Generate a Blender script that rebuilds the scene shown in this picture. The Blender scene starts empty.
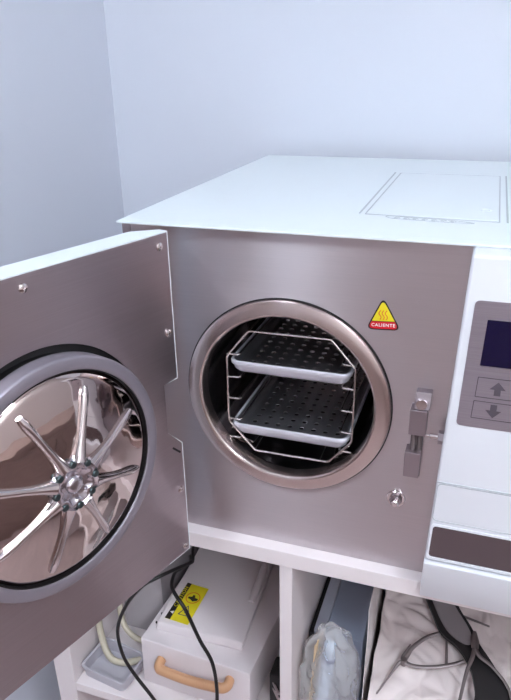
import bpy, bmesh, math, random
from mathutils import Vector, Matrix, noise
random.seed(4)
C = bpy.context.scene.collection
sc = bpy.context.scene
PI = math.pi

# ------------------------------------------------------------------ materials
def mat(name, col, rough=.5, metal=0, spec=.5, alpha=1, emit=None, estr=0, coat=0, aniso=0, tangent=None,
        bump=None, transmission=0, vary=None):
    m = bpy.data.materials.new(name); m.use_nodes = True
    nt = m.node_tree; b = nt.nodes['Principled BSDF']
    b.inputs['Base Color'].default_value = (*col, 1)
    b.inputs['Roughness'].default_value = rough
    b.inputs['Metallic'].default_value = metal
    b.inputs['Specular IOR Level'].default_value = spec
    b.inputs['Alpha'].default_value = alpha
    b.inputs['Coat Weight'].default_value = coat
    b.inputs['Transmission Weight'].default_value = transmission
    if emit:
        b.inputs['Emission Color'].default_value = (*emit, 1); b.inputs['Emission Strength'].default_value = estr
    if aniso:
        b.inputs['Anisotropic'].default_value = aniso
        c = nt.nodes.new('ShaderNodeCombineXYZ')
        for i in range(3): c.inputs[i].default_value = tangent[i]
        nt.links.new(c.outputs[0], b.inputs['Tangent'])
    tc = None
    if bump or vary: tc = nt.nodes.new('ShaderNodeTexCoord')
    if bump:      # (scale xyz, noise scale, strength, distance)
        mp = nt.nodes.new('ShaderNodeMapping'); mp.inputs['Scale'].default_value = bump[0]
        nz = nt.nodes.new('ShaderNodeTexNoise'); nz.inputs['Scale'].default_value = bump[1]; nz.inputs['Detail'].default_value = 3
        bp = nt.nodes.new('ShaderNodeBump'); bp.inputs['Strength'].default_value = bump[2]; bp.inputs['Distance'].default_value = bump[3]
        nt.links.new(tc.outputs['Object'], mp.inputs['Vector']); nt.links.new(mp.outputs[0], nz.inputs['Vector'])
        nt.links.new(nz.outputs['Fac'], bp.inputs['Height']); nt.links.new(bp.outputs[0], b.inputs['Normal'])
    if vary:      # (scale xyz, noise scale, low colour, high colour): surface grain with its own colour
        mp = nt.nodes.new('ShaderNodeMapping'); mp.inputs['Scale'].default_value = vary[0]
        nz = nt.nodes.new('ShaderNodeTexNoise'); nz.inputs['Scale'].default_value = vary[1]; nz.inputs['Detail'].default_value = 4
        rp = nt.nodes.new('ShaderNodeValToRGB')
        rp.color_ramp.elements[0].position = .3; rp.color_ramp.elements[1].position = .7
        rp.color_ramp.elements[0].color = (*vary[2], 1); rp.color_ramp.elements[1].color = (*vary[3], 1)
        nt.links.new(tc.outputs['Object'], mp.inputs['Vector']); nt.links.new(mp.outputs[0], nz.inputs['Vector'])
        nt.links.new(nz.outputs['Fac'], rp.inputs[0]); nt.links.new(rp.outputs[0], b.inputs['Base Color'])
    return m

A = Vector((.0904, -.0458, 0)); TH = 1.2578
U = Vector((-math.cos(TH), -math.sin(TH), 0)); N = Vector((math.sin(TH), -math.cos(TH), 0))

WALL = mat('wall_paint', (.72, .745, .825), .6)
CEIL = mat('ceiling_paint', (.85, .85, .86), .7)
FLOOR = mat('vinyl_floor', (.5, .38, .37), .5, vary=((1, 6, 1), 3, (.48, .375, .37), (.56, .43, .42)))
LAM = mat('white_laminate', (.80, .715, .72), .45)
WPAINT = mat('white_enamel', (.80, .85, .87), .35)
WPLAS = mat('white_plastic', (.80, .80, .845), .3)
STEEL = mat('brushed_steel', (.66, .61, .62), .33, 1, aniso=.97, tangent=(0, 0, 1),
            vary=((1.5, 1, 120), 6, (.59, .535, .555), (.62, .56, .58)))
DSTEEL = mat('brushed_steel_darkened', (.52, .46, .47), .38, 1, aniso=.8, tangent=(0, 0, 1),
             vary=((1.5, 1.5, 120), 6, (.45, .385, .40), (.48, .41, .43)))  # same brushed steel, with the door's dimmer reflections put into its colour
RINGM = mat('polished_flange', (.62, .52, .50), .27, 1, bump=((1, 1, 1), 40, .06, .002))
CHROME = mat('chrome', (.70, .64, .64), .09, 1)
MIRROR = mat('mirror_steel', (.60, .51, .485), .045, 1, bump=((1, 1, 1), 7, .35, .015))
HUBM = mat('hub_steel', (.62, .58, .62), .22, 1)
BOLT = mat('blued_bolt', (.06, .08, .085), .3, .8)
SATIN = mat('satin_aluminium', (.42, .37, .40), .36, 1)
SEAL = mat('grey_seal', (.33, .30, .345), .40, .6)
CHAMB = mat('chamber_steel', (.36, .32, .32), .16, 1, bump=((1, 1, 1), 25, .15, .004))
WIRE = mat('wire_steel', (.80, .76, .74), .2, 1)
TRAY = mat('anodised_aluminium', (.34, .33, .36), .36, .9)
TRIM = mat('satin_tray_rim', (.70, .69, .76), .35, .35)
DARK = mat('dark_gap', (.02, .018, .02), .6)
BLACK = mat('black_rubber', (.010, .008, .009), .45)
YEL = mat('label_yellow', (.80, .66, .02), .45)
RED = mat('label_red', (.62, .008, .02), .4)
ORG = mat('heat_wave_orange', (.70, .16, .02), .45)
INK = mat('label_black', (.02, .015, .015), .45)
PRW = mat('label_white', (.85, .8, .8), .45)
OVER = mat('brushed_overlay', (.42, .37, .42), .4, .7, aniso=.5, tangent=(1, 0, 0),
           vary=((2, 1, 300), 5, (.38, .33, .38), (.46, .41, .46)))
SCREEN = mat('navy_screen', (.006, .004, .03), .12)
SLOT = mat('smoked_window', (.09, .06, .065), .22)
MARK = mat('dark_grey_print', (.10, .08, .10), .5)
GROOVE = mat('groove_grey', (.50, .52, .55), .5)
PEACH = mat('peach_plastic', (.66, .36, .20), .38)
HOSE = mat('cloudy_silicone', (.62, .55, .43), .3, alpha=.85)
BLUE = mat('blue_card', (.46, .53, .68), .4)
BLUE2 = mat('pale_blue_card', (.58, .60, .70), .4)
SLEEVE = mat('cloudy_film', (.93, .86, .86), .35, alpha=.8, bump=((1, 1, 1), 30, .5, .01))
CLEAR = mat('clear_film', (.90, .87, .88), .2, alpha=.3, bump=((1, 1, 1), 30, .5, .01))
CLEAR2 = mat('smoky_clear_plastic', (.74, .68, .71), .15, alpha=.45)
PAPER = mat('crumpled_white_wrap', (.70, .60, .59), .55)
BOXM = mat('box_enamel', (.80, .715, .73), .35)
GREYP = mat('grey_plastic', (.50, .47, .52), .4)
TAN = mat('tan_paper', (.62, .45, .28), .6)
NAVY = mat('navy_cap', (.01, .04, .22), .35)
TUBEW = mat('pale_blue_tube', (.50, .60, .74), .35)
TOOL = mat('worn_tool_steel', (.25, .21, .21), .45, .8)
FELT = mat('grey_lining', (.22, .19, .20), .8)
LIGHT = mat('light_diffuser', (.9, .9, .9), .5, emit=(.80, .91, 1.0), estr=30)
PINK = mat('beige_wall_paint', (.74, .68, .66), .6)
WOOD = mat('brown_cabinet', (.36, .26, .23), .45, vary=((1, 1, 8), 4, (.33, .23, .205), (.39, .28, .25)))

DWOOD = mat('dark_door_wood', (.14, .09, .075), .45, vary=((8, 8, 1), 4, (.12, .075, .06), (.17, .11, .09)))
# ------------------------------------------------------------------ mesh helpers
def merge(bm, t):
    me = bpy.data.meshes.new('t'); t.to_mesh(me); t.free(); bm.from_mesh(me); bpy.data.meshes.remove(me)

def box(bm, x0, x1, y0, y1, z0, z1, bev=0, seg=2, M=None):
    t = bmesh.new(); bmesh.ops.create_cube(t, size=1)
    for v in t.verts:
        v.co = Vector(((x0+x1)/2+v.co.x*(x1-x0), (y0+y1)/2+v.co.y*(y1-y0), (z0+z1)/2+v.co.z*(z1-z0)))
    if bev: bmesh.ops.bevel(t, geom=t.edges[:], offset=bev, segments=seg, affect='EDGES', profile=.5)
    if M: bmesh.ops.transform(t, matrix=M, verts=t.verts)
    merge(bm, t); return bm

def hexa(bm, P, bev=0):   # 8 corners: bottom 4 then top 4
    t = bmesh.new(); v = [t.verts.new(p) for p in P]
    for f in ((0,3,2,1),(4,5,6,7),(0,1,5,4),(1,2,6,5),(2,3,7,6),(3,0,4,7)): t.faces.new([v[i] for i in f])
    bmesh.ops.recalc_face_normals(t, faces=t.faces)
    if bev: bmesh.ops.bevel(t, geom=t.edges[:], offset=bev, segments=3, affect='EDGES', profile=.5)
    merge(bm, t); return bm

def spline(P, n=8, closed=False):
    P = [Vector(p) for p in P]; out = []
    k = len(P); rng = range(k if closed else k-1)
    for i in rng:
        if closed: a, b, c, d = P[(i-1) % k], P[i], P[(i+1) % k], P[(i+2) % k]
        else: a, b, c, d = P[max(i-1, 0)], P[i], P[i+1], P[min(i+2, k-1)]
        for j in range(n):
            t = j/n
            out.append(.5*((2*b)+(c-a)*t+(2*a-5*b+4*c-d)*t*t+(3*b-a-3*c+d)*t**3))
    if not closed: out.append(P[-1])
    return out

def tube(bm, P, r, seg=10, closed=False, flat=1, up=None):
    P = [Vector(p) for p in P]; k = len(P)
    R = r if isinstance(r, (list, tuple)) else [r]*k
    if len(R) != k:
        R = [R[min(int(i/(k-1)*(len(R)-1)), len(R)-2)]*(1-((i/(k-1)*(len(R)-1)) % 1 if i < k-1 else 1)) +
             R[min(int(i/(k-1)*(len(R)-1)), len(R)-2)+1]*((i/(k-1)*(len(R)-1)) % 1 if i < k-1 else 1) for i in range(k)]
    rings = []; prev = None
    for i in range(k):
        if closed: t = (P[(i+1) % k]-P[i-1]).normalized()
        else: t = (P[min(i+1, k-1)]-P[max(i-1, 0)]).normalized()
        if prev is None:
            a = Vector(up) if up else (Vector((0, 0, 1)) if abs(t.z) < .9 else Vector((1, 0, 0)))
        else: a = prev
        nrm = (a-t*a.dot(t)).normalized(); prev = nrm; bi = t.cross(nrm)
        rings.append([bm.verts.new(P[i]+(nrm*math.cos(2*PI*j/seg)*flat+bi*math.sin(2*PI*j/seg))*R[i]) for j in range(seg)])
    for i in range(k if closed else k-1):
        a, b = rings[i], rings[(i+1) % k]
        for j in range(seg): bm.faces.new((a[j], a[(j+1) % seg], b[(j+1) % seg], b[j]))
    if not closed:
        bm.faces.new(rings[0][::-1]); bm.faces.new(rings[-1])
    return bm

def lathe(bm, prof, M, seg=96, a0=0):   # prof: (radius, height along local Z)
    rings = []
    for r, h in prof:
        if r < 1e-6: rings.append([bm.verts.new(M @ Vector((0, 0, h)))])
        else: rings.append([bm.verts.new(M @ Vector((r*math.cos(a0+2*PI*j/seg), r*math.sin(a0+2*PI*j/seg), h))) for j in range(seg)])
    for a, b in zip(rings, rings[1:]):
        for j in range(seg):
            j2 = (j+1) % seg
            if len(a) == 1 and len(b) == 1: continue
            if len(a) == 1: bm.faces.new((a[0], b[j2], b[j]))
            elif len(b) == 1: bm.faces.new((a[j], a[j2], b[0]))
            else: bm.faces.new((a[j], a[j2], b[j2], b[j]))
    return bm

def plate(bm, outline, holes, M, h):   # 2D outline with holes in local XY, thickness h along local Z
    t = bmesh.new(); es = []
    for loop in [outline]+holes:
        vs = [t.verts.new((p[0], p[1], 0)) for p in loop]
        es += [t.edges.new((vs[i], vs[(i+1) % len(vs)])) for i in range(len(vs))]
    bmesh.ops.triangle_fill(t, use_beauty=True, use_dissolve=False, edges=es, normal=(0, 0, 1))
    r = bmesh.ops.extrude_face_region(t, geom=t.faces[:])
    bmesh.ops.translate(t, vec=(0, 0, h), verts=[v for v in r['geom'] if isinstance(v, bmesh.types.BMVert)])
    bmesh.ops.recalc_face_normals(t, faces=t.faces)
    bmesh.ops.transform(t, matrix=M, verts=t.verts)
    merge(bm, t); return bm

def circ(cx, cy, r, n=96): return [(cx+r*math.cos(2*PI*i/n), cy+r*math.sin(2*PI*i/n)) for i in range(n)]
def rrect(x0, x1, y0, y1, r, n=6):
    o = []
    for cx, cy, a in ((x1-r, y1-r, 0), (x0+r, y1-r, PI/2), (x0+r, y0+r, PI), (x1-r, y0+r, 1.5*PI)):
        o += [(cx+r*math.cos(a+PI/2*i/n), cy+r*math.sin(a+PI/2*i/n)) for i in range(n+1)]
    return o
def rpoly(P, r, n=6):   # polygon with rounded corners
    o = []; k = len(P); P = [Vector(p) for p in P]
    for i in range(k):
        p = P[i]; a = (P[i-1]-p); b = (P[(i+1) % k]-p)
        d = min(r, a.length*.45, b.length*.45); a.normalize(); b.normalize()
        s, e = p+a*d, p+b*d
        for j in range(n+1):
            t = j/n; q = s*(1-t)**2+p*2*t*(1-t)+e*t*t; o.append((q.x, q.y))
    return o

def obj(name, bm, m, parent=None, smooth=False, angle=35):
    vs = bm.verts
    lo = Vector((min(v.co[i] for v in vs) for i in range(3))); hi = Vector((max(v.co[i] for v in vs) for i in range(3)))
    c = (lo+hi)/2
    if parent is None: c.z = lo.z
    bmesh.ops.translate(bm, vec=-c, verts=bm.verts)
    bmesh.ops.recalc_face_normals(bm, faces=bm.faces)
    me = bpy.data.meshes.new(name); bm.to_mesh(me); bm.free()
    me.materials.append(m)
    if smooth:
        for p in me.polygons: p.use_smooth = True
        me.set_sharp_from_angle(angle=math.radians(angle))
    o = bpy.data.objects.new(name, me); C.objects.link(o)
    if parent:
        o.parent = parent; o.location = c-wloc(parent)
    else: o.location = c
    return o
def wloc(o):
    v = Vector(o.location)
    while o.parent: o = o.parent; v = v+Vector(o.location)
    return v
def tag(o, label, cat, group=None, kind=None):
    o['label'] = label; o['category'] = cat
    if group: o['group'] = group
    if kind: o['kind'] = kind
    return o
def thing(name, loc, label, cat, group=None):
    o = bpy.data.objects.new(name, None); o.empty_display_size = .05; C.objects.link(o); o.location = loc
    return tag(o, label, cat, group)
def struct(name, bm, m):
    o = obj(name, bm, m); o['kind'] = 'structure'; return o
def copy_tree(o, parent=None):
    c = o.copy(); C.objects.link(c); c.parent = parent
    for ch in list(o.children): copy_tree(ch, c)
    return c
def text_bm(s, size, M, ext=.0002, bold=0):
    cu = bpy.data.curves.new('t', 'FONT'); cu.body = s; cu.size = size; cu.extrude = ext; cu.offset = bold
    cu.space_character = 1.15; cu.align_x = 'CENTER'; cu.align_y = 'CENTER'; cu.resolution_u = 3
    to = bpy.data.objects.new('t', cu); C.objects.link(to)
    dg = bpy.context.evaluated_depsgraph_get(); dg.update()
    me = bpy.data.meshes.new_from_object(to.evaluated_get(dg))
    bm = bmesh.new(); bm.from_mesh(me); bmesh.ops.transform(bm, matrix=M, verts=bm.verts)
    bpy.data.objects.remove(to); bpy.data.curves.remove(cu); bpy.data.meshes.remove(me)
    return bm

# frames: FRONT maps local (x, y, z) -> world (x, -z, y) so local z points out of the front panel
FRONT = Matrix(((1,0,0,0),(0,0,-1,0),(0,1,0,0),(0,0,0,1)))
# DOOR maps local (s, h, n): s along the door from its hinge edge, h height, n out of its inner face
DOOR = Matrix(((U.x,0,N.x,A.x),(U.y,0,N.y,A.y),(0,1,0,0),(0,0,0,1)))
def door_pt(s, h, n): return DOOR @ Vector((s, h, n))

# ------------------------------------------------------------------ room
FZ, CZ = -.87, 1.75
XL, XR, YB, YF = -.385, 1.9, .665, -2.7
struct('floor', box(bmesh.new(), XL-.1, XR+.1, YF-.1, YB+.1, FZ-.05, FZ), FLOOR)
struct('ceiling', box(bmesh.new(), XL-.1, XR+.1, YF-.1, YB+.1, CZ, CZ+.05), CEIL)
struct('wall_back', box(bmesh.new(), XL-.1, XR+.1, YB, YB+.1, FZ, CZ), WALL)
struct('wall_left', box(bmesh.new(), XL-.1, XL, YF, YB, FZ, CZ), WALL)
struct('wall_right', box(bmesh.new(), XR, XR+.1, YF, YB, FZ, CZ), PINK)
struct('wall_front', box(bmesh.new(), XL-.1, XR+.1, YF-.1, YF, FZ, CZ), PINK)
def ceiling_light(x0, x1, y0, y1, label):
    t = thing('ceiling_light', ((x0+x1)/2, (y0+y1)/2, CZ), label, 'ceiling light', 'recessed ceiling light panels')
    b = bmesh.new()
    box(b, x0-.03, x1+.03, y0-.03, y0, CZ-.03, CZ); box(b, x0-.03, x1+.03, y1, y1+.03, CZ-.03, CZ)
    box(b, x0-.03, x0, y0, y1, CZ-.03, CZ); box(b, x1, x1+.03, y0, y1, CZ-.03, CZ)
    obj('frame', b, WPAINT, t); obj('diffuser', box(bmesh.new(), x0, x1, y0, y1, CZ-.02, CZ), LIGHT, t)
ceiling_light(1.3, 1.8, -2.4, -1.9, 'added fill light panel in the far right part of the room')  # unseen panel added as fill for the shaded cubbies
ceiling_light(1.2, 1.75, -1.12, -.80, 'ceiling light panel above and right of the open door')
ceiling_light(-.29, -.11, -1.30, -.70, 'ceiling light panel nearest the left wall')

dj = bmesh.new(); box(dj, XL, XL+.02, -1.72, -1.66, FZ, 1.2); box(dj, XL, XL+.02, -.72, -.66, FZ, 1.2); box(dj, XL, XL+.02, -1.66, -.72, 1.14, 1.2)  # unseen door and trim, added to darken the front panel's reflection
struct('added_trim_1', dj, WOOD)
dj = bmesh.new(); box(dj, XL+.001, XL+.014, -1.658, -.722, FZ+.005, 1.138)
for z0, z1 in ((-.75, .05), (.17, 1.02)): box(dj, XL+.014, XL+.018, -1.54, -.84, z0, z1, .0015)
d1 = struct('added_door_1', dj, DWOOD)  # added dark leaf, there only to be mirrored in the steel
obj('added_door_handle', tube(bmesh.new(), [(XL+.016, -.79, .13), (XL+.06, -.79, .13), (XL+.065, -.80, .13), (XL+.065, -.90, .13)], .008), CHROME, d1, True)
# ------------------------------------------------------------------ furniture
def added_cabinet(name, x0, x1, y0, y1, z1, label, along):  # unseen cabinets added as dark shapes for the steel to reflect
    t = thing(name, ((x0+x1)/2, (y0+y1)/2, FZ), label, 'cabinet')
    obj('body', box(bmesh.new(), x0, x1, y0, y1, FZ, z1), WOOD, t)
    obj('counter', box(bmesh.new(), x0-.01 if along == 'y' else x0, x1, y0, y1+(.01 if along == 'x' else 0), z1, z1+.03), WOOD, t)
    n = 4
    for i in range(n):
        if along == 'x':
            a = x0+(x1-x0)*i/n; c = x0+(x1-x0)*(i+1)/n
            d = obj('cabinet_door', box(bmesh.new(), a+.01, c-.01, y1, y1+.018, FZ+.08, z1-.02, .002), WOOD, t)
            obj('handle', tube(bmesh.new(), [(c-.05, y1+.03, z1-.2), (c-.05, y1+.03, z1-.08)], .005), CHROME, d)
        else:
            a = y0+(y1-y0)*i/n; c = y0+(y1-y0)*(i+1)/n
            d = obj('cabinet_door', box(bmesh.new(), x0-.018, x0, a+.01, c-.01, FZ+.08, z1-.02, .002), WOOD, t)
            obj('handle', tube(bmesh.new(), [(x0-.03, c-.05, z1-.2), (x0-.03, c-.05, z1-.08)], .005), CHROME, d)
added_cabinet('added_cabinet', XL+.01, XR-.01, YF+.001, YF+.5, -.02, 'added brown base cabinet along the far wall behind the viewer', 'x')  # added to darken the reflection high on the front panel
added_cabinet('added_cabinet', 1.25, XR-.001, YF+.6, YB-.01, .0, 'added brown base cabinet along the right wall', 'y')  # added to darken what the open door reflects
WT = thing('worktop', (.3, .32, -.028), 'white laminate worktop carrying the steriliser, its thick front edge showing', 'worktop')
obj('slab', box(bmesh.new(), -.24, .86, -.02, .655, -.027, 0, .0012), LAM, WT)
CB = thing('cubby_unit', (.3, .3, FZ), 'white open cubby unit with upright divider under the worktop', 'cabinet')
obj('side_panel', box(bmesh.new(), -.232, -.19, -.018, .65, FZ, -.0275, .001), LAM, CB)
obj('side_panel', box(bmesh.new(), .83, .855, -.018, .65, FZ, -.0275, .001), LAM, CB)
obj('divider', box(bmesh.new(), .222, .242, -.018, .63, -.43, -.0275, .0008), LAM, CB)
obj('shelf', box(bmesh.new(), -.1895, .8295, -.018, .64, -.45, -.43, .0008), LAM, CB)
obj('back_panel', box(bmesh.new(), -.1895, .8295, .642, .65, FZ, -.0275), LAM, CB)

# ------------------------------------------------------------------ autoclave
AC = thing('autoclave', (.32, .3, 0), 'white and brushed steel tabletop steriliser with its round door swung open', 'autoclave')
H = .4750; D = .6267; XW = .645
b = bmesh.new()
box(b, .001, XW, -.012, D, H-.0032, H, .0008)
obj('top_cover', b, WPAINT, AC)
b = bmesh.new()
box(b, .001, .013, .0015, D-.002, .0, H-.0033); box(b, XW-.012, XW-.001, .0015, D-.002, .0, H-.0033)
box(b, .013, XW-.012, D-.02, D-.002, 0, H-.0033); box(b, .013, XW-.012, .01, D-.02, 0, .006)
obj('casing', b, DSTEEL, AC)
# front panel with the round opening
CX, CZc = .2267, .2444
b = plate(bmesh.new(), [(.0145, .0005), (.47, .0005), (.47, H-.0037), (.0145, H-.0037)], [circ(CX, CZc, .1375)],
          Matrix.Translation((0, .004, 0)) @ FRONT, .004)
fp = obj('front_panel', b, STEEL, AC)
RM = Matrix.Translation((CX, 0, CZc)) @ Matrix(((1,0,0,0),(0,0,-1,0),(0,1,0,0),(0,0,0,1)))
b = lathe(bmesh.new(), [(.1405, 0), (.1405, .004), (.1395, .0062), (.1375, .0072), (.131, .0088), (.1225, .0096), (.1205, .0088), (.1192, .0068),
                        (.1185, .003), (.118, -.004), (.118, -.012), (.1365, -.012), (.1365, 0), (.1405, 0)], RM, 128)
obj('chamber_flange', b, RINGM, AC, True, 20)
b = lathe(bmesh.new(), [(.1425, .0), (.1425, .0012), (.1407, .0012), (.1407, .0), (.1425, .0)], RM, 128)
obj('flange_gasket', b, BLACK, AC, True)
b = lathe(bmesh.new(), [(.118, -.0125), (.118, -.39), (.11, -.405), (.06, -.415), (0, -.418), (0, -.424), (.07, -.42), (.122, -.405), (.124, -.39), (.124, -.0125), (.118, -.0125)], RM, 96)
obj('chamber', b, CHAMB, AC, True, 50)
# recessed filling cover outline on the top
def topline(b, p, q, w=.0012, h=.0006):
    p = Vector((*p, H)); q = Vector((*q, H)); d = (q-p).normalized(); s = Vector((-d.y, d.x, 0))*w
    hexa(b, [p-s-Vector((0,0,.001)), q-s-Vector((0,0,.001)), q+s-Vector((0,0,.001)), p+s-Vector((0,0,.001)),
             p-s+Vector((0,0,h)), q-s+Vector((0,0,h)), q+s+Vector((0,0,h)), p+s+Vector((0,0,h))])
b = bmesh.new()
topline(b, (.303, .106), (.469, .098)); topline(b, (.303, .106), (.303, .447), .0008); topline(b, (.469, .098), (.467, .447), .0008)
topline(b, (.295, .108), (.293, .452)); topline(b, (.4785, .098), (.4765, .45)); topline(b, (.303, .447), (.467, .447), .0005)
fc = obj('filling_cover_rim', b, GROOVE, AC)
b = plate(bmesh.new(), rrect(.3045, .467, .1075, .4455, .004), [], Matrix.Translation((0, 0, H)), .0005)
cv = obj('filling_cover', b, WPAINT, AC)
b = plate(bmesh.new(), circ(.452, .165, .008, 24), [circ(.452, .165, .006, 24)], Matrix.Translation((0, 0, H+.0004)), .0009)
obj('finger_catch', b, WPAINT, cv)
b = bmesh.new()
rr = random.Random(2)
tube(b, spline([(.335, .092, H+.0003), (.331, .097, H+.0003), (.337, .101, H+.0003), (.36, .099, H+.0003), (.405, .096, H+.0003), (.44, .085, H+.0003), (.40, .083, H+.0003), (.345, .088, H+.0003), (.335, .092, H+.0003)], 5), .0005, 5)
for i in range(7):
    x = .346+i*.0115
    tube(b, spline([(x+.0035*math.cos(a), .0925-i*.0006+.0028*math.sin(a), H+.0004) for a in (0, 1.2, 2.3, 3.6, 5)], 3), .0005, 5)
obj('embossed_emblem', b, GROOVE, AC)

# heat warning sticker: slightly turned triangle
SM = Matrix.Translation((.3495, -.0001, .3715)) @ Matrix.Diagonal((1.1, 1, 1.1, 1)) @ Matrix.Rotation(math.radians(-3), 4, 'Y') @ FRONT
tri = [(-.0195, -.012), (.0195, -.012), (0, .0265)]
st = obj('warning_sticker', plate(bmesh.new(), rpoly(tri, .009), [], SM, .0003), INK, AC)
tri2 = [(-.0172, -.0106), (.0172, -.0106), (0, .0232)]
def clip(poly, y, above):
    o = []
    for i in range(len(poly)):
        a, c = poly[i-1], poly[i]; ia = (a[1] > y) == above; ic = (c[1] > y) == above
        if ia != ic: t = (y-a[1])/(c[1]-a[1]); o.append((a[0]+(c[0]-a[0])*t, y))
        if ic: o.append(c)
    return o
rp = rpoly(tri2, .007)
SM2 = Matrix.Translation((0, -.0003, 0)) @ SM
obj('yellow_field', plate(bmesh.new(), clip(rp, -.0015, True), [], SM2, .0002), YEL, st)
obj('red_band', plate(bmesh.new(), clip(rp, -.0022, False), [], SM2, .0002), RED, st)
b = bmesh.new()
for k in (-1, 0, 1):
    P = [SM2 @ Vector((k*.0035+.0012*math.sin(t*2.2*PI), .0005+t*.0105, .0004)) for t in [i/10 for i in range(11)]]
    tube(b, P, .0006, 6)
obj('heat_waves', b, ORG, st, True)
obj('lettering', text_bm('CALIENTE', .0052, SM2 @ Matrix.Translation((0, -.0064, .0003)), .0001, .00008), PRW, st)

# latch on the right of the opening
lt = obj('latch', hexa(bmesh.new(), [(.3965, -.0185, .2655), (.4150, -.0185, .2655), (.4150, 0, .2655), (.3965, 0, .2655),
                                     (.397, -.012, .287), (.416, -.012, .287), (.416, 0, .287), (.397, 0, .287)], .0008), SATIN, AC)
obj('upper_block', box(bmesh.new(), .392, .4132, -.0205, 0, .230, .2652, .0008), SATIN, lt)
obj('lower_block', box(bmesh.new(), .390, .4095, -.0215, 0, .168, .2045, .0008), SATIN, lt)
b = bmesh.new()
for x in (.3985, .4065): tube(b, [(x, -.011, .166), (x, -.011, .232)], .0036, 16)
obj('pivot_pin', b, TOOL, lt, True)
b = tube(bmesh.new(), [(.405, -.0205, .2735), (.405, -.0155, .2735)], [.0066, .0066], 20); obj('screw', b, CHROME, lt, True)
b = bmesh.new()
tube(b, [(.4125, -.018, .2315), (.418, -.018, .2315), (.4185, -.018, .2315), (.4345, -.018, .2315)], [.0018, .0022, .0034, .0036], 16)
obj('latch_pin', b, CHROME, AC, True)
NM = Matrix(((0,0,1,.4285),(1,0,0,-.018),(0,1,0,.2315),(0,0,0,1)))
b = lathe(bmesh.new(), [(.0, 0), (.0088, 0), (.0088, .007), (.0, .007)], NM, 6); obj('latch_nut', b, SATIN, AC)
# striker pin low on the panel
BM = Matrix.Translation((.382, 0, .117)) @ RM.to_3x3().to_4x4()
b = lathe(bmesh.new(), [(0, 0), (.0125, 0), (.0125, .0025), (.0115, .0035), (.0, .0035)], BM, 32); sb = obj('striker_pin', b, CHROME, AC, True)
b = lathe(bmesh.new(), [(0, .0035), (.0085, .0035), (.0085, .008), (0, .008)], BM, 6); obj('hex_nut', b, SATIN, sb)
b = lathe(bmesh.new(), [(0, .008), (.0052, .008), (.0052, .0145), (.004, .016), (0, .016)], BM, 20); obj('pin_end', b, CHROME, sb, True)

# control panel: a white plastic housing whose left edge leans inwards
PY = -.045
def pxl(z): return .4262+(z/.47)*.0175
b = hexa(bmesh.new(), [(pxl(0), -.021, .002), (XW-.002, -.021, .002), (XW-.002, -.0002, .002), (pxl(0), -.0002, .002),
                       (pxl(.07), -.021, .07), (XW-.002, -.021, .07), (XW-.002, -.0002, .07), (pxl(.07), -.0002, .07)])
b = hexa(b, [(pxl(.06), PY+.0, .062), (XW-.002, PY, .062), (XW-.002, .0, .062), (pxl(.06), -.0, .062),
                       (pxl(.466), PY, H-.0034), (XW-.002, PY, H-.0034), (XW-.002, 0, H-.0034), (pxl(.466), 0, H-.0034)], .004)
cp = obj('control_panel', b, WPLAS, AC, True, 50)
PM = Matrix.Translation((0, PY, 0)) @ FRONT
def onpanel(name, outline, holes, h, m, up=0, par=None):
    return obj(name, plate(bmesh.new(), outline, holes, Matrix.Translation((0, -up, 0)) @ PM, h), m, par or cp)
ov = onpanel('metal_overlay', rpoly([(.4475, .268), (.61, .268), (.61, .4225), (.4525, .4225)], .006), [], .0008, OVER)
onpanel('display_screen', [(.4655, .347), (.59, .347), (.59, .4015), (.4675, .4015)], [], .0006, SCREEN, .0008, ov)
def button(z0, z1, x0, up):
    o = onpanel('arrow_up_button' if up else 'arrow_down_button', rpoly([(x0, z0), (x0+.0475, z0), (x0+.0475, z1), (x0+.001, z1)], .001),
                [rpoly([(x0+.0009, z0+.0009), (x0+.0466, z0+.0009), (x0+.0466, z1-.0009), (x0+.0019, z1-.0009)], .001)], .0004, MARK, .0008, ov)
    cx, cz = x0+.0235, (z0+z1)/2; s = 1 if up else -1
    a = [(-.0085, -.001), (-.0035, -.001), (-.0035, -.0085), (.0035, -.0085), (.0035, -.001), (.0085, -.001), (0, .0085)]
    return onpanel('arrow', [(cx+p[0], cz+s*p[1]) for p in a], [], .0004, MARK, .0008, ov)
button(.3075, .333, .464, True); button(.280, .303, .4625, False)
# seam and tray drawer below
b = bmesh.new()
P = [Vector((pxl(.184)+.001, PY-.0002, .1845)), Vector((XW-.003, PY-.0002, .1845))]
tube(b, P, .0009, 6)
fr = rpoly([(.4325, .1265), (.64, .1265), (.64, .1825), (.435, .1825)], .006)
fri = rpoly([(.4332, .1272), (.6392, .1272), (.6392, .1818), (.4357, .1818)], .006)
plate(b, fr, [fri], PM, .0006)
obj('panel_seam', b, GROOVE, cp)
fr = rpoly([(.4305, .0655), (.64, .0655), (.64, .1215), (.4325, .1215)], .006)
fri = rpoly([(.4330, .0695), (.637, .0695), (.637, .1185), (.4350, .1185)], .005)
onpanel('window_frame', fr, [fri], .0015, WPLAS)
onpanel('smoked_window', fri, [], .0004, SLOT)
b = hexa(bmesh.new(), [(pxl(0), -.025, -.0185), (XW-.002, -.025, -.0185), (XW-.002, -.0215, -.0185), (pxl(0), -.0215, -.0185),
                       (pxl(.05), PY-.006, .061), (XW-.002, PY-.006, .061), (XW-.002, -.0215, .061), (pxl(.05), -.0215, .061)], .002)
obj('drawer_front', b, WPLAS, cp, True, 40)

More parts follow.
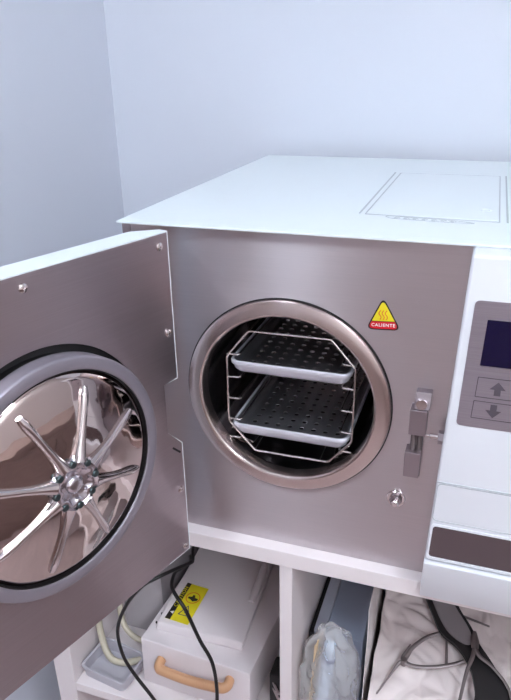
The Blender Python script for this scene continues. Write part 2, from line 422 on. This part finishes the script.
# ------------------------------------------------------------------ the open door
ZT, ZB, DW, TK = .4752, -.0073, .445, .036
out = [(0, ZB), (0, .178), (.026, .205), (.026, .277), (0, .277), (0, ZT), (DW, ZT), (DW, ZB)]
inn = [(.0016, ZB+.0016), (.0016, .1772), (.0262, .2045), (.0262, .2772), (.0016, .2785), (.0016, ZT-.0016), (DW-.0016, ZT-.0016), (DW-.0016, ZB+.0003), (.045, ZB+.0003), (.043, ZB+.0016)]
b = bmesh.new()
plate(b, out, [inn], DOOR @ Matrix.Translation((0, 0, -.013)), .0132)           # thin folded rim round the inner sheet
hexa(b, [DOOR @ Vector(p) for p in ((.0, ZB, -.013), (DW, ZB, -.013), (DW, ZB, -TK), (.028, ZB, -TK), (.0, .178, -.013), (DW, .178, -.013), (DW, .178, -TK), (.028, .178, -TK))])
hexa(b, [DOOR @ Vector(p) for p in ((.026, .178, -.013), (DW, .178, -.013), (DW, .178, -TK), (.028, .178, -TK), (.026, .277, -.013), (DW, .277, -.013), (DW, .277, -TK), (.028, .277, -TK))])
hexa(b, [DOOR @ Vector(p) for p in ((.0, .277, -.013), (DW, .277, -.013), (DW, .277, -TK), (.028, .277, -TK), (.0, ZT, -.013), (DW, ZT, -.013), (DW, ZT, -TK), (.028, ZT, -TK))])
dr = obj('door', b, WPAINT, AC)
DS, DZ = .2088, .2444
sh = [inn[0], (.0016, .1780), (.0261, .2049), (.0261, .2771), inn[4], inn[5], inn[6], inn[7], inn[8], inn[9]]
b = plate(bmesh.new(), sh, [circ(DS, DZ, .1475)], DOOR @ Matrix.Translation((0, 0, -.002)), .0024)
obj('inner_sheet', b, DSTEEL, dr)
b = plate(bmesh.new(), circ(DS, DZ, .154), [], DOOR @ Matrix.Translation((0, 0, -.0115)), .002); obj('recess_shade_plate', b, DARK, dr)  # black plate stands in for the shade inside the recess
DM = DOOR @ Matrix.Translation((DS, DZ, 0))
b = lathe(bmesh.new(), [(.137, .006), (.1402, .0065), (.1405, .0235), (.1395, .0255), (.1375, .0262), (.131, .0268), (.1265, .0265), (.1252, .0255), (.125, .006), (.137, .006)], DM, 128)
obj('seal_ring', b, SEAL, dr, True, 60)
b = lathe(bmesh.new(), [(.1365, -.009), (.1365, .0059), (.126, .0059), (.126, -.009), (.1365, -.009)], DM, 96)
obj('gap_shade_collar', b, BLACK, dr, True, 40)  # black collar added to paint the dark gap below the seal ring
b = lathe(bmesh.new(), [(.125, .0245), (.1236, .0245), (.1236, .010), (.125, .010), (.125, .0245)], DM, 128); obj('gasket', b, BLACK, dr, True)
prof = []
for i in range(25):
    r = .1235*(1-i/24); q = r/.1235
    prof.append((r if i < 24 else 0, .0225+.0165*(1-q**2.2)-(.004 if i == 0 else 0)))
prof += [(0, .018), (.1235, .010), (.1235, prof[0][1])]
b = lathe(bmesh.new(), prof, DM, 96)
dish = obj('mirror_dish', b, MIRROR, dr, True, 60)
# star of eight pressed ribs, hub, bolts
for k in range(8):
    a = math.radians(21+45*k)
    ca, sa = math.cos(a), math.sin(a)
    P = []
    for t in [i/12 for i in range(13)]:
        r = .027+.080*t; q = r/.1235
        P.append(DM @ Vector((r*ca, r*sa, .0225+.0165*(1-q**2.2)+.001)))
    b = tube(bmesh.new(), P, [.009, .0068, .0055, .0048, .0044, .0044, .0046, .005, .0052, .0034], 14, up=N)
    obj('pressed_rib', b, CHROME, dr, True, 70)
b = lathe(bmesh.new(), [(0, .034), (.035, .034), (.0345, .040), (.032, .0425), (.022, .0440), (.020, .0432), (.018, .0405), (.0115, .0400), (.0095, .0435), (.006, .0448), (0, .0450)], DM, 64)
# scalloped hub: push the rim in and out
for v in b.verts:
    l = DM.inverted() @ v.co; r = math.hypot(l.x, l.y)
    if r > .02:
        k = 1+.12*math.cos(8*(math.atan2(l.y, l.x)-math.radians(21)))
        v.co = DM @ Vector((l.x*k, l.y*k, l.z))
obj('hub', b, HUBM, dr, True, 50)
for k in range(8):
    a = math.radians(21+22.5+45*k)
    M = DM @ Matrix.Translation((.0262*math.cos(a), .0262*math.sin(a), .0405))
    b = lathe(bmesh.new(), [(0, 0), (.0042, 0), (.0042, .0040), (.0034, .0048), (0, .0048)], M, 12); obj('hub_bolt', b, BOLT, dr, True)
b = plate(bmesh.new(), rpoly([(.0045, .1655), (.0065, .1635), (.0205, .1775), (.0185, .1795)], .001), [], DOOR @ Matrix.Translation((0, 0, .0004)), .0003)
obj('slot', b, DARK, dr)
# screws of the inner sheet
for s, h in ((.207, .460), (.016, .459), (.012, .346), (.011, .106), (.010, .005)):
    M = DOOR @ Matrix.Translation((s, h, .0003))
    b = lathe(bmesh.new(), [(0, 0), (.0054, 0), (.0050, .0018), (.0030, .0030), (.0014, .0032), (.0012, .0016), (0, .0016)], M, 20)
    obj('screw', b, CHROME, dr, True, 30)
b = box(bmesh.new(), .016, .038, -.05, -.0003, .21, .26, .003)
obj('hinge_block', b, SATIN, AC)

# ------------------------------------------------------------------ rack and trays in the chamber
RX, RZ, RY = .2275, .239, .012
RK = thing('tray_rack', (RX, RY+.15, .139), 'octagonal wire rack standing in the round chamber', 'rack')
octa = [(-.089, -.050), (-.089, .052), (-.0565, .0925), (.0565, .0935), (.0895, .056), (.0885, -.054), (.0565, -.0915), (-.0505, -.0925)]
def ring_at(y, name):
    P = []
    k = len(octa)
    for i in range(k):
        p = Vector((RX+octa[i][0], y, RZ+octa[i][1])); a = Vector((RX+octa[i-1][0], y, RZ+octa[i-1][1])); c = Vector((RX+octa[(i+1) % k][0], y, RZ+octa[(i+1) % k][1]))
        s = p+(a-p).normalized()*.004; e = p+(c-p).normalized()*.004
        P += [s, p*.6+s*.2+e*.2, e]
    obj(name, tube(bmesh.new(), P, .0015, 8, True, up=(0, 1, 0)), WIRE, RK, True)
ring_at(RY, 'front_frame'); ring_at(RY+.30, 'rear_frame')
levels = [.2965, .262, .2285, .1955, .1655]
for z in levels:
    for s in (-1, 1):
        zz = z+(.003 if s > 0 else -.002)
        P = [(RX+s*.0885, RY, zz), (RX+s*.0735, RY+.0005, zz), (RX+s*.0715, RY+.003, zz), (RX+s*.0715, RY+.297, zz), (RX+s*.0735, RY+.2995, zz), (RX+s*.0885, RY+.30, zz)]
        obj('runner', tube(bmesh.new(), P, .0014, 8), WIRE, RK, True)
for x, z in ((-.0515, -.0925), (.045, -.0915), (-.068, .079), (.070, .08)):
    obj('long_wire', tube(bmesh.new(), [(RX+x, RY-.0, RZ+z), (RX+x, RY+.30, RZ+z)], .0014, 8), WIRE, RK, True)
for s in (-1, 1):
    P = spline([(RX+s*.084, RY, RZ-.06), (RX+s*.079, RY+.012, RZ-.074), (RX+s*.066, RY+.02, RZ-.09), (RX+s*.058, RY+.05, RZ-.094), (RX+s*.058, RY+.28, RZ-.094)], 6)
    obj('foot_wire', tube(bmesh.new(), P, .0014, 8), WIRE, RK, True)

def tray(zr, label):
    hw, y0, y1 = .0850, RY-.004, RY+.285
    t = thing('perforated_tray', (RX-.001, (y0+y1)/2, zr-.019), label, 'tray', 'sterilising trays on the wire rack')
    b = bmesh.new(); xs = hw-.014
    # floor with a regular field of round holes
    nx, ny = 8, 14; fx0, fx1, fy0, fy1 = -xs, xs, y0+.014, y1-.014
    zf = zr-.017; hr = .0037; vd = {}
    def V(x, y):
        k = (round(x, 5), round(y, 5))
        if k not in vd: vd[k] = b.verts.new((RX-.001+x, y, zf))
        return vd[k]
    dx, dy = (fx1-fx0)/nx, (fy1-fy0)/ny
    for i in range(nx):
        for j in range(ny):
            x0_, y0_ = fx0+i*dx, fy0+j*dy; cx, cy = x0_+dx/2, y0_+dy/2
            sq = [V(x0_+a*dx/2, y0_+c*dy/2) for a, c in ((1, 0), (2, 0), (2, 1), (2, 2), (1, 2), (0, 2), (0, 1), (0, 0))]
            ho = [V(cx+hr*math.cos(q), cy+hr*math.sin(q)) for q in [-PI/2+PI/4*k for k in range(8)]]
            for k in range(8): b.faces.new((sq[k], sq[(k+1) % 8], ho[(k+1) % 8], ho[k]))
    r = bmesh.ops.extrude_face_region(b, geom=b.faces[:])
    bmesh.ops.translate(b, vec=(0, 0, -.0009), verts=[v for v in r['geom'] if isinstance(v, bmesh.types.BMVert)])
    def walls(bm, prof):
        loops = []
        for off, z in prof:
            rr_ = max(.014-off*.5, .004)
            loops.append([bm.verts.new((RX-.001+p[0], p[1], z)) for p in rrect(-hw+off, hw-off, y0+off, y1-off, rr_, 5)])
        n = len(loops[0])
        for A_, B_ in zip(loops, loops[1:]):
            for j in range(n): bm.faces.new((A_[j], A_[(j+1) % n], B_[(j+1) % n], B_[j]))
    # flat margin between the holes and the wall
    t1 = bmesh.new(); plate(t1, rrect(-hw+.0135, hw-.0135, y0+.0135, y1-.0135, .008, 5), [[(fx0, fy0), (fx1, fy0), (fx1, fy1), (fx0, fy1)]], Matrix.Translation((RX-.001, 0, zf-.0009)), .0009)
    merge(b, t1)
    walls(b, ((.0135, zf-.0002), (.0115, zf+.0005), (.007, zf+.005), (.0055, zr-.002), (.0040, zr-.0008)))
    obj('perforated_floor', b, TRAY, t)
    b = bmesh.new()
    walls(b, ((.0041, zr-.0008), (.003, zr-.0001), (.001, zr), (-.0, zr-.0018), (.0005, zr-.006), (.003, zr-.009), (.0045, zr-.014), (.009, zf-.002), (.014, zf-.0022)))
    obj('rolled_rim', b, TRIM, t, True, 60)
    return t
tray(.2865, 'upper perforated aluminium tray in the round chamber')
tray(.1885, 'lower perforated aluminium tray in the round chamber')

# ------------------------------------------------------------------ left cubby
BX = thing('appliance_box', (.045, .2, -.43), 'white box with peach handle and yellow warning label in the left cubby', 'box')
BT = -.322
b = hexa(bmesh.new(), [(-.066, .028, -.43), (.152, .022, -.43), (.172, .38, -.43), (-.05, .38, -.43), (-.064, .03, BT+.002), (.154, .024, BT-.006), (.174, .38, BT-.006), (-.048, .38, BT+.002)], .0025)
obj('body', b, BOXM, BX, True, 40)
b = hexa(bmesh.new(), [(-.047, .058, BT), (.124, .064, BT-.004), (.110, .335, BT-.004), (-.055, .335, BT), (-.044, .061, BT+.019), (.126, .067, BT+.015), (.112, .335, BT+.015), (-.052, .335, BT+.019)], .003)
lid = obj('lid', b, BOXM, BX, True, 40)
LMx = Matrix.Translation((0, 0, BT+.0195))
lb = obj('warning_label', plate(bmesh.new(), [(-.034, .073), (.015, .070), (.017, .167), (-.030, .170)], [], LMx, .0003), YEL, BX)
obj('black_band', plate(bmesh.new(), [(-.034, .073), (-.023, .0722), (-.021, .1695), (-.030, .170)], [], Matrix.Translation((0, 0, .0003)) @ LMx, .0002), INK, lb)
LT = LMx @ Matrix.Translation((0, 0, .0006))
obj('lettering', text_bm('CAUTION', .011, LT @ Matrix.Translation((-.0265, .132, 0)) @ Matrix.Rotation(PI/2, 4, 'Z'), .0001), YEL, lb)
obj('small_triangle', plate(bmesh.new(), [(-.0235, .086), (-.0235, .094), (-.031, .090)], [], LT, .0001), PRW, lb)
b = plate(bmesh.new(), circ(-.003, .135, .0145, 40), [circ(-.003, .135, .0128, 40)], LT, .0002)
obj('circle_symbol', b, ORG, lb)
b = plate(bmesh.new(), [(-.013, .132), (-.006, .130), (-.001, .126), (.007, .130), (.008, .135), (.001, .136), (-.001, .142), (-.005, .143), (-.006, .137), (-.012, .136)], [], LT, .0002)
obj('hand_symbol', b, INK, lb)
b = plate(bmesh.new(), rpoly([(-.015, .088), (.010, .088), (-.003, .115)], .003), [rpoly([(-.012, .0895), (.007, .0895), (-.003, .1115)], .003)], LT, .0002)
box(b, -.0038, -.0022, .0945, .104, BT+.02, BT+.0203)
obj('triangle_symbol', b, MARK, lb)
b = tube(bmesh.new(), spline([(-.022, .027, -.357), (-.022, .016, -.359), (-.019, .010, -.360), (-.010, .008, -.361), (.045, .004, -.361), (.099, .005, -.359), (.111, .008, -.358), (.115, .014, -.357), (.115, .026, -.356)], 6), .0088, 14, flat=1.25)
obj('handle', b, PEACH, BX, True)
b = tube(bmesh.new(), spline([(.107, .165, BT+.013), (.107, .20, BT+.016), (.105, .24, BT+.016), (.101, .275, BT+.014)], 5), [.007, .0085, .0085, .007], 12); obj('lid_bump', b, BOXM, BX, True)
for y in (.072, .095):
    b = tube(bmesh.new(), [(-.052, y, BT+.001), (-.052, y, BT+.0042)], .002, 10); obj('screw', b, INK, BX)

# black power plug wedged beside the box
PG = thing('power_plug', (.193, .07, -.43), 'black power plug with silver pins between white box and divider', 'plug')
b = bmesh.new(); box(b, .178, .212, .055, .10, -.43, -.352, .006); obj('plug_body', b, BLACK, PG, True, 40)
for z in (-.372, -.386): obj('pin', tube(bmesh.new(), [(.188, .056, z), (.204, .036, z+.002)], .0035, 10), CHROME, PG, True)

# small white tray with hoses
WTR = bmesh.new()
loops = []
for off, z in ((.004, -.43), (0, -.428), (-.002, -.405), (-.004, -.404), (-.003, -.4025), (.001, -.4035), (.003, -.426), (.006, -.427)):
    loops.append([WTR.verts.new((p[0], p[1], z)) for p in rrect(-.180+off, -.084-off, -.004+off, .068-off, .010, 5)])
n = len(loops[0])
for A_, B_ in zip(loops, loops[1:]):
    for j in range(n): WTR.faces.new((A_[j], A_[(j+1) % n], B_[(j+1) % n], B_[j]))
WTR.faces.new(loops[0]); WTR.faces.new(loops[-1])
rz = Matrix.Rotation(math.radians(-8), 4, 'Z')
bmesh.ops.transform(WTR, matrix=Matrix.Translation((-.129, .033, 0)) @ rz @ Matrix.Translation((.129, -.033, 0)), verts=WTR.verts)
tag(obj('shallow_tray', WTR, GREYP, None, True, 40), 'small pale grey shallow tray on the cubby floor under the hoses', 'tray')
b = tube(bmesh.new(), spline([(-.176, .12, -.30), (-.182, .075, -.34), (-.168, .055, -.385), (-.145, .042, -.413), (-.112, .045, -.417), (-.078, .075, -.417), (-.074, .13, -.42), (-.075, .2, -.422)], 8), .0066, 12)
tag(obj('hose', b, HOSE, None, True), 'cloudy cream hose curving down into the shallow grey tray', 'hose')
b = tube(bmesh.new(), spline([(-.150, .13, -.30), (-.155, .11, -.34), (-.142, .095, -.375), (-.115, .088, -.395), (-.088, .09, -.398), (-.079, .11, -.40), (-.082, .2, -.424)], 8), .0058, 12)
tag(obj('hose', b, HOSE, None, True), 'cloudy cream hose behind, bending against the side of white box', 'hose')
# smoky clear container behind the hoses
CT = thing('clear_container', (-.12, .24, -.43), 'grey see-through plastic container at the back left beside white box', 'container')
b = bmesh.new()
x0, x1, y0, y1 = -.165, -.074, .14, .34
box(b, x0, x0+.002, y0, y1, -.43, -.235); box(b, x1-.002, x1, y0, y1, -.43, -.235); box(b, x0+.002, x1-.002, y0, y0+.002, -.43, -.235)
box(b, x0+.002, x1-.002, y1-.002, y1, -.43, -.235); box(b, x0+.002, x1-.002, y0+.002, y1-.002, -.43, -.428)
obj('body', b, CLEAR2, CT)
obj('lid', box(bmesh.new(), x0-.002, x1+.002, y0-.002, y1+.002, -.235, -.229, .002), CLEAR2, CT)
b = bmesh.new(); box(b, -.14, -.105, .16, .30, -.4275, -.36, .004); obj('content_block', b, GREYP, CT)

# looped black cable
b = tube(bmesh.new(), spline([(-.0605, .37, -.426), (-.0605, .33, -.33), (-.035, .22, -.25), (.010, .12, -.19), (.030, .07, -.150), (.030, .02, -.120), (.012, -.018, -.112), (-.012, -.03, -.128), (-.044, -.034, -.176), (-.066, -.034, -.236), (-.065, -.03, -.30), (-.045, -.03, -.342), (-.015, -.032, -.381), (.02, -.035, -.43), (.06, -.035, -.455),
                              (.10, -.035, -.43), (.113, -.03, -.343), (.109, -.03, -.261), (.088, -.03, -.212), (.066, -.03, -.153), (.046, -.02, -.139), (.028, .0, -.140), (.014, .04, -.152), (.008, .08, -.176), (.000, .13, -.207), (-.035, .20, -.26), (-.0605, .27, -.34), (-.061, .30, -.426)], 10), .0031, 12)
tag(obj('power_cable', b, BLACK, None, True), 'black power cable looping down in front of the white box', 'cable')

# ------------------------------------------------------------------ right cubby
BB = thing('blue_carton', (.295, .25, -.43), 'blue grey carton standing left in the right cubby', 'carton')
obj('body', box(bmesh.new(), .272, .338, .088, .45, -.43, -.255, .002), BLUE, BB)
obj('side_flap', box(bmesh.new(), .2515, .2715, .088, .45, -.43, -.253, .002), BLUE2, BB)
tag(obj('gap_shadow_slab', box(bmesh.new(), .2435, .2505, .085, .46, -.43, -.258, .001), BLACK), 'thin black slab standing in for the shadowed gap between divider and blue carton', 'gap shadow')  # black slab painted as the shadow in the gap beside the carton

def film(bm, P00, P10, P01, P11, nu, nv, amp, seed, thick=.0008):
    g = []
    for i in range(nu+1):
        row = []
        for j in range(nv+1):
            u, v = i/nu, j/nv
            p = Vector(P00)*(1-u)*(1-v)+Vector(P10)*u*(1-v)+Vector(P01)*(1-u)*v+Vector(P11)*u*v
            q = noise.noise_vector(Vector((u*3.5+seed, v*2+seed*2, seed)))*amp
            q += noise.noise_vector(Vector((u*9+seed, v*3, seed+5)))*amp*.4
            row.append(p+q)
        g.append(row)
    va = [[bm.verts.new(p) for p in r] for r in g]; vb = [[bm.verts.new(p+Vector((thick, thick*.3, 0))) for p in r] for r in g]
    for i in range(nu):
        for j in range(nv):
            bm.faces.new((va[i][j], va[i+1][j], va[i+1][j+1], va[i][j+1])); bm.faces.new((vb[i][j], vb[i][j+1], vb[i+1][j+1], vb[i+1][j]))
    for i in range(nu):
        bm.faces.new((va[i][0], vb[i][0], vb[i+1][0], va[i+1][0])); bm.faces.new((va[i][nv], va[i+1][nv], vb[i+1][nv], vb[i][nv]))
    for j in range(nv):
        bm.faces.new((va[0][j], va[0][j+1], vb[0][j+1], vb[0][j])); bm.faces.new((va[nu][j], vb[nu][j], vb[nu][j+1], va[nu][j+1]))
    return bm
tag(obj('plastic_sleeve', film(bmesh.new(), (.3535, .006, -.424), (.3515, .26, -.424), (.3535, .006, -.10), (.3505, .26, -.10), 30, 18, .004, 3.3), SLEEVE, None, True, 60),
    'tall clear plastic sleeve standing between the blue carton and white wrap', 'plastic sleeve')

# clear bag with a tube and a folded paper inside
b = bmesh.new(); bmesh.ops.create_icosphere(b, subdivisions=5, radius=1)
for v in b.verts:
    p = v.co.copy(); w = .85+.22*p.z
    q = Vector((.294+p.x*.050*(1.05-.1*p.z), .038+p.y*.042, -.305+p.z*.122))
    q += noise.noise_vector(Vector((p.x*3, p.y*3, p.z*1.2))+Vector((3, 1, 7)))*.012+noise.noise_vector(p*6)*.004
    q.z = max(q.z, -.4295); q.x = min(max(q.x, .2435), .343); q.y = min(q.y, .084)
    v.co = q
tag(obj('clear_bag', b, CLEAR, None, True, 60), 'crumpled clear plastic bag holding a pale tube beside the divider', 'bag')
TB = thing('ointment_tube', (.285, .035, -.425), 'pale blue tube with a dark blue band inside the clear bag', 'tube')
M = Matrix.Translation((.276, .026, -.425)) @ Matrix.Rotation(math.radians(5), 4, 'Y')
obj('body', lathe(bmesh.new(), [(0, 0), (.011, 0), (.011, .182), (0, .182)], M, 24), TUBEW, TB, True, 40)
obj('band', lathe(bmesh.new(), [(0, .182), (.0114, .182), (.0114, .190), (0, .190)], M, 24), NAVY, TB, True, 40)
obj('upper_body', lathe(bmesh.new(), [(0, .190), (.011, .190), (.0105, .216), (0, .22)], M, 24), TUBEW, TB, True, 40)
b = film(bmesh.new(), (.253, .012, -.425), (.260, .05, -.425), (.272, .012, -.205), (.276, .05, -.205), 8, 12, .004, 8.1, .002)
tag(obj('folded_paper', b, TAN, None, True, 60), 'folded tan paper inside the clear bag against the divider', 'paper')

# white crumpled wrap heaped in the right cubby
def base(x, y): return -.30+.3*y
def crease(x, y):
    p = Vector((x*9, y*9, 1.7)); w = noise.noise_vector(p*.7)*.9
    d = noise.voronoi(p*1.3+w, distance_metric='DISTANCE', exponent=2)[0]; e = noise.voronoi(p*3.1+w*2, distance_metric='DISTANCE', exponent=2)[0]
    return abs(d[1]-d[0])*.013-.006+(e[1]-e[0])*.012-.002+noise.noise(Vector((x*30, y*30, 2)))*.003
b = bmesh.new(); nx, ny = 150, 150; gx0, gx1, gy0, gy1 = .3605, .80, -.01, .50
top = []
for i in range(nx+1):
    row = []
    for j in range(ny+1):
        u, v = i/nx, j/ny; x = gx0+(gx1-gx0)*u; y = gy0+(gy1-gy0)*v
        z = base(x, y)+crease(x, y)
        e = min((1-u)*8, v*10, 1); z -= (1-e)**2*.03; z += max(0, 1-u*14)**2*.012
        row.append(b.verts.new((x+.004*noise.noise(Vector((x*20, y*20, 9))), y+(.012*noise.noise(Vector((x*12, 3, 4))) if v < .1 else 0), z)))
    top.append(row)
for i in range(nx):
    for j in range(ny): b.faces.new((top[i][j], top[i+1][j], top[i+1][j+1], top[i][j+1]))
rim = [top[i][0] for i in range(nx+1)]+[top[nx][j] for j in range(1, ny+1)]+[top[i][ny] for i in range(nx-1, -1, -1)]+[top[0][j] for j in range(ny-1, 0, -1)]
mid = [b.verts.new((v.co.x+.004*noise.noise(Vector((v.co.x*40, v.co.y*40, 5))), v.co.y+.008*noise.noise(Vector((v.co.x*40, v.co.y*40, 8)))+.004, -.37)) for v in rim]
low = [b.verts.new((v.co.x, v.co.y+.004, -.43)) for v in rim]
for a_, b_ in ((rim, mid), (mid, low)):
    for i in range(len(rim)):
        j = (i+1) % len(rim); b.faces.new((a_[i], a_[j], b_[j], b_[i]))
b.faces.new(low)
tag(obj('crumpled_wrap', b, PAPER, None, True, 60), 'heap of crumpled white wrapping under the pliers in the right cubby', 'wrap')

def lay(P, h=.008, n=6):
    return [Vector((p.x, p.y, base(p.x, p.y)+h)) for p in spline([(x, y, 0) for x, y in P], n)]
def lay_r(P, R, h=.008): return lay(P, h)
# forceps with two curved handles
F = thing('forceps', (.44, .10, -.27), 'grey dental forceps with curved handles lying open on the white wrap', 'forceps')
obj('beak', tube(bmesh.new(), lay([(.375, .02), (.389, .050), (.401, .075), (.409, .080)], .009), [.0012, .0016, .003, .004], 8), TOOL, F, True)
obj('beak', tube(bmesh.new(), lay([(.416, .110), (.411, .098), (.406, .086), (.409, .080)], .011), [.0014, .002, .003, .004], 8), TOOL, F, True)
obj('handle', tube(bmesh.new(), lay([(.409, .080), (.414, .094), (.421, .108), (.439, .128), (.460, .142)], .010), [.0045, .0042, .0036, .0034, .0030], 10, flat=.7), TOOL, F, True)
obj('handle', tube(bmesh.new(), lay([(.409, .080), (.425, .077), (.452, .082), (.484, .094), (.504, .106)], .010), [.0045, .0038, .0034, .0034, .0026], 10, flat=.7), TOOL, F, True)
obj('pivot', tube(bmesh.new(), [(.409, .08, base(0, .08)+.004), (.409, .08, base(0, .08)+.016)], .005, 14), TOOL, F, True)
o = obj('probe', tube(bmesh.new(), lay([(.472, .142), (.475, .120), (.477, .096)], .005), [.0015, .0022, .0025], 8), TOOL, None, True)
tag(o, 'short grey probe standing behind the forceps handles', 'probe')
o = obj('probe', tube(bmesh.new(), lay([(.486, .187), (.512, .182), (.541, .177)], .0055), [.002, .002, .0016], 8), TOOL, None, True)
tag(o, 'thin grey probe sticking out right of the black pouch', 'probe')
# black pouch with grey lining
def slab(outline, h0, h1, n=5):
    b = bmesh.new(); P = spline([(x, y, 0) for x, y in outline], n, True)
    t = [b.verts.new((p.x, p.y, base(p.x, p.y)+h1)) for p in P]; l = [b.verts.new((p.x, p.y, base(p.x, p.y)+h0)) for p in P]
    b.faces.new(t); b.faces.new(l[::-1])
    for i in range(len(P)): j = (i+1) % len(P); b.faces.new((l[i], l[j], t[j], t[i]))
    bmesh.ops.triangulate(b, faces=[f for f in b.faces if len(f.verts) > 4])
    return b
PO = thing('instrument_pouch', (.49, .14, -.26), 'long black pouch with grey inner panel lying across the white wrap', 'pouch')
co = [(.418, .225), (.427, .202), (.446, .166), (.463, .138), (.489, .122), (.505, .106), (.517, .085), (.524, .060), (.530, .035), (.585, .045), (.574, .069), (.549, .106), (.525, .135), (.511, .159), (.490, .186), (.474, .215), (.455, .240)]
obj('cover', slab(co, .012, .018), BLACK, PO)
ci = [(.430, .222), (.436, .203), (.454, .168), (.472, .143), (.492, .130), (.508, .127), (.515, .136), (.504, .158), (.483, .185), (.466, .212), (.452, .232)]
obj('lining', slab(ci, .018, .0205), FELT, PO)
# pliers over the pouch
F = thing('pliers', (.52, .09, -.27), 'grey pliers with crossed handles lying on the black pouch', 'pliers')
obj('handle', tube(bmesh.new(), lay([(.519, .128), (.516, .105), (.509, .08), (.503, .04), (.500, .02)], .024), [.004, .0036, .003, .0026, .0024], 10, flat=.7), TOOL, F, True)
obj('handle', tube(bmesh.new(), lay([(.516, .128), (.526, .110), (.546, .098), (.570, .075), (.580, .05)], .024), [.004, .0036, .0026, .0022, .0022], 10, flat=.7), TOOL, F, True)
obj('jaws', tube(bmesh.new(), lay([(.519, .120), (.518, .132), (.516, .148)], .024), [.006, .0068, .003], 10, flat=.7), TOOL, F, True)

# ------------------------------------------------------------------ camera and output look
cam = bpy.data.cameras.new('camera'); co_ = bpy.data.objects.new('camera', cam); C.objects.link(co_)
R = Matrix(((0.9450898617463238, -0.11657083785473793, 0.30531359777474504), (0.3263358533619842, 0.3869527678867865, -0.8624224407071399), (-0.01760863523445125, 0.914701478727677, 0.4037463817529278)))
co_.matrix_world = Matrix.Translation((0.45256794, -0.75701712, 0.66477846)) @ R.to_4x4()
cam.sensor_fit = 'VERTICAL'; cam.sensor_height = 36; cam.lens = 662.65/700*36; cam.clip_start = .01
sc.camera = co_
w = bpy.data.worlds.new('world'); sc.world = w; w.use_nodes = True
w.node_tree.nodes['Background'].inputs[0].default_value = (.8, .85, 1, 1); w.node_tree.nodes['Background'].inputs[1].default_value = .3
sc.view_settings.view_transform = 'Standard'; sc.view_settings.look = 'None'
sc.view_settings.exposure = 0.52; sc.view_settings.gamma = 1
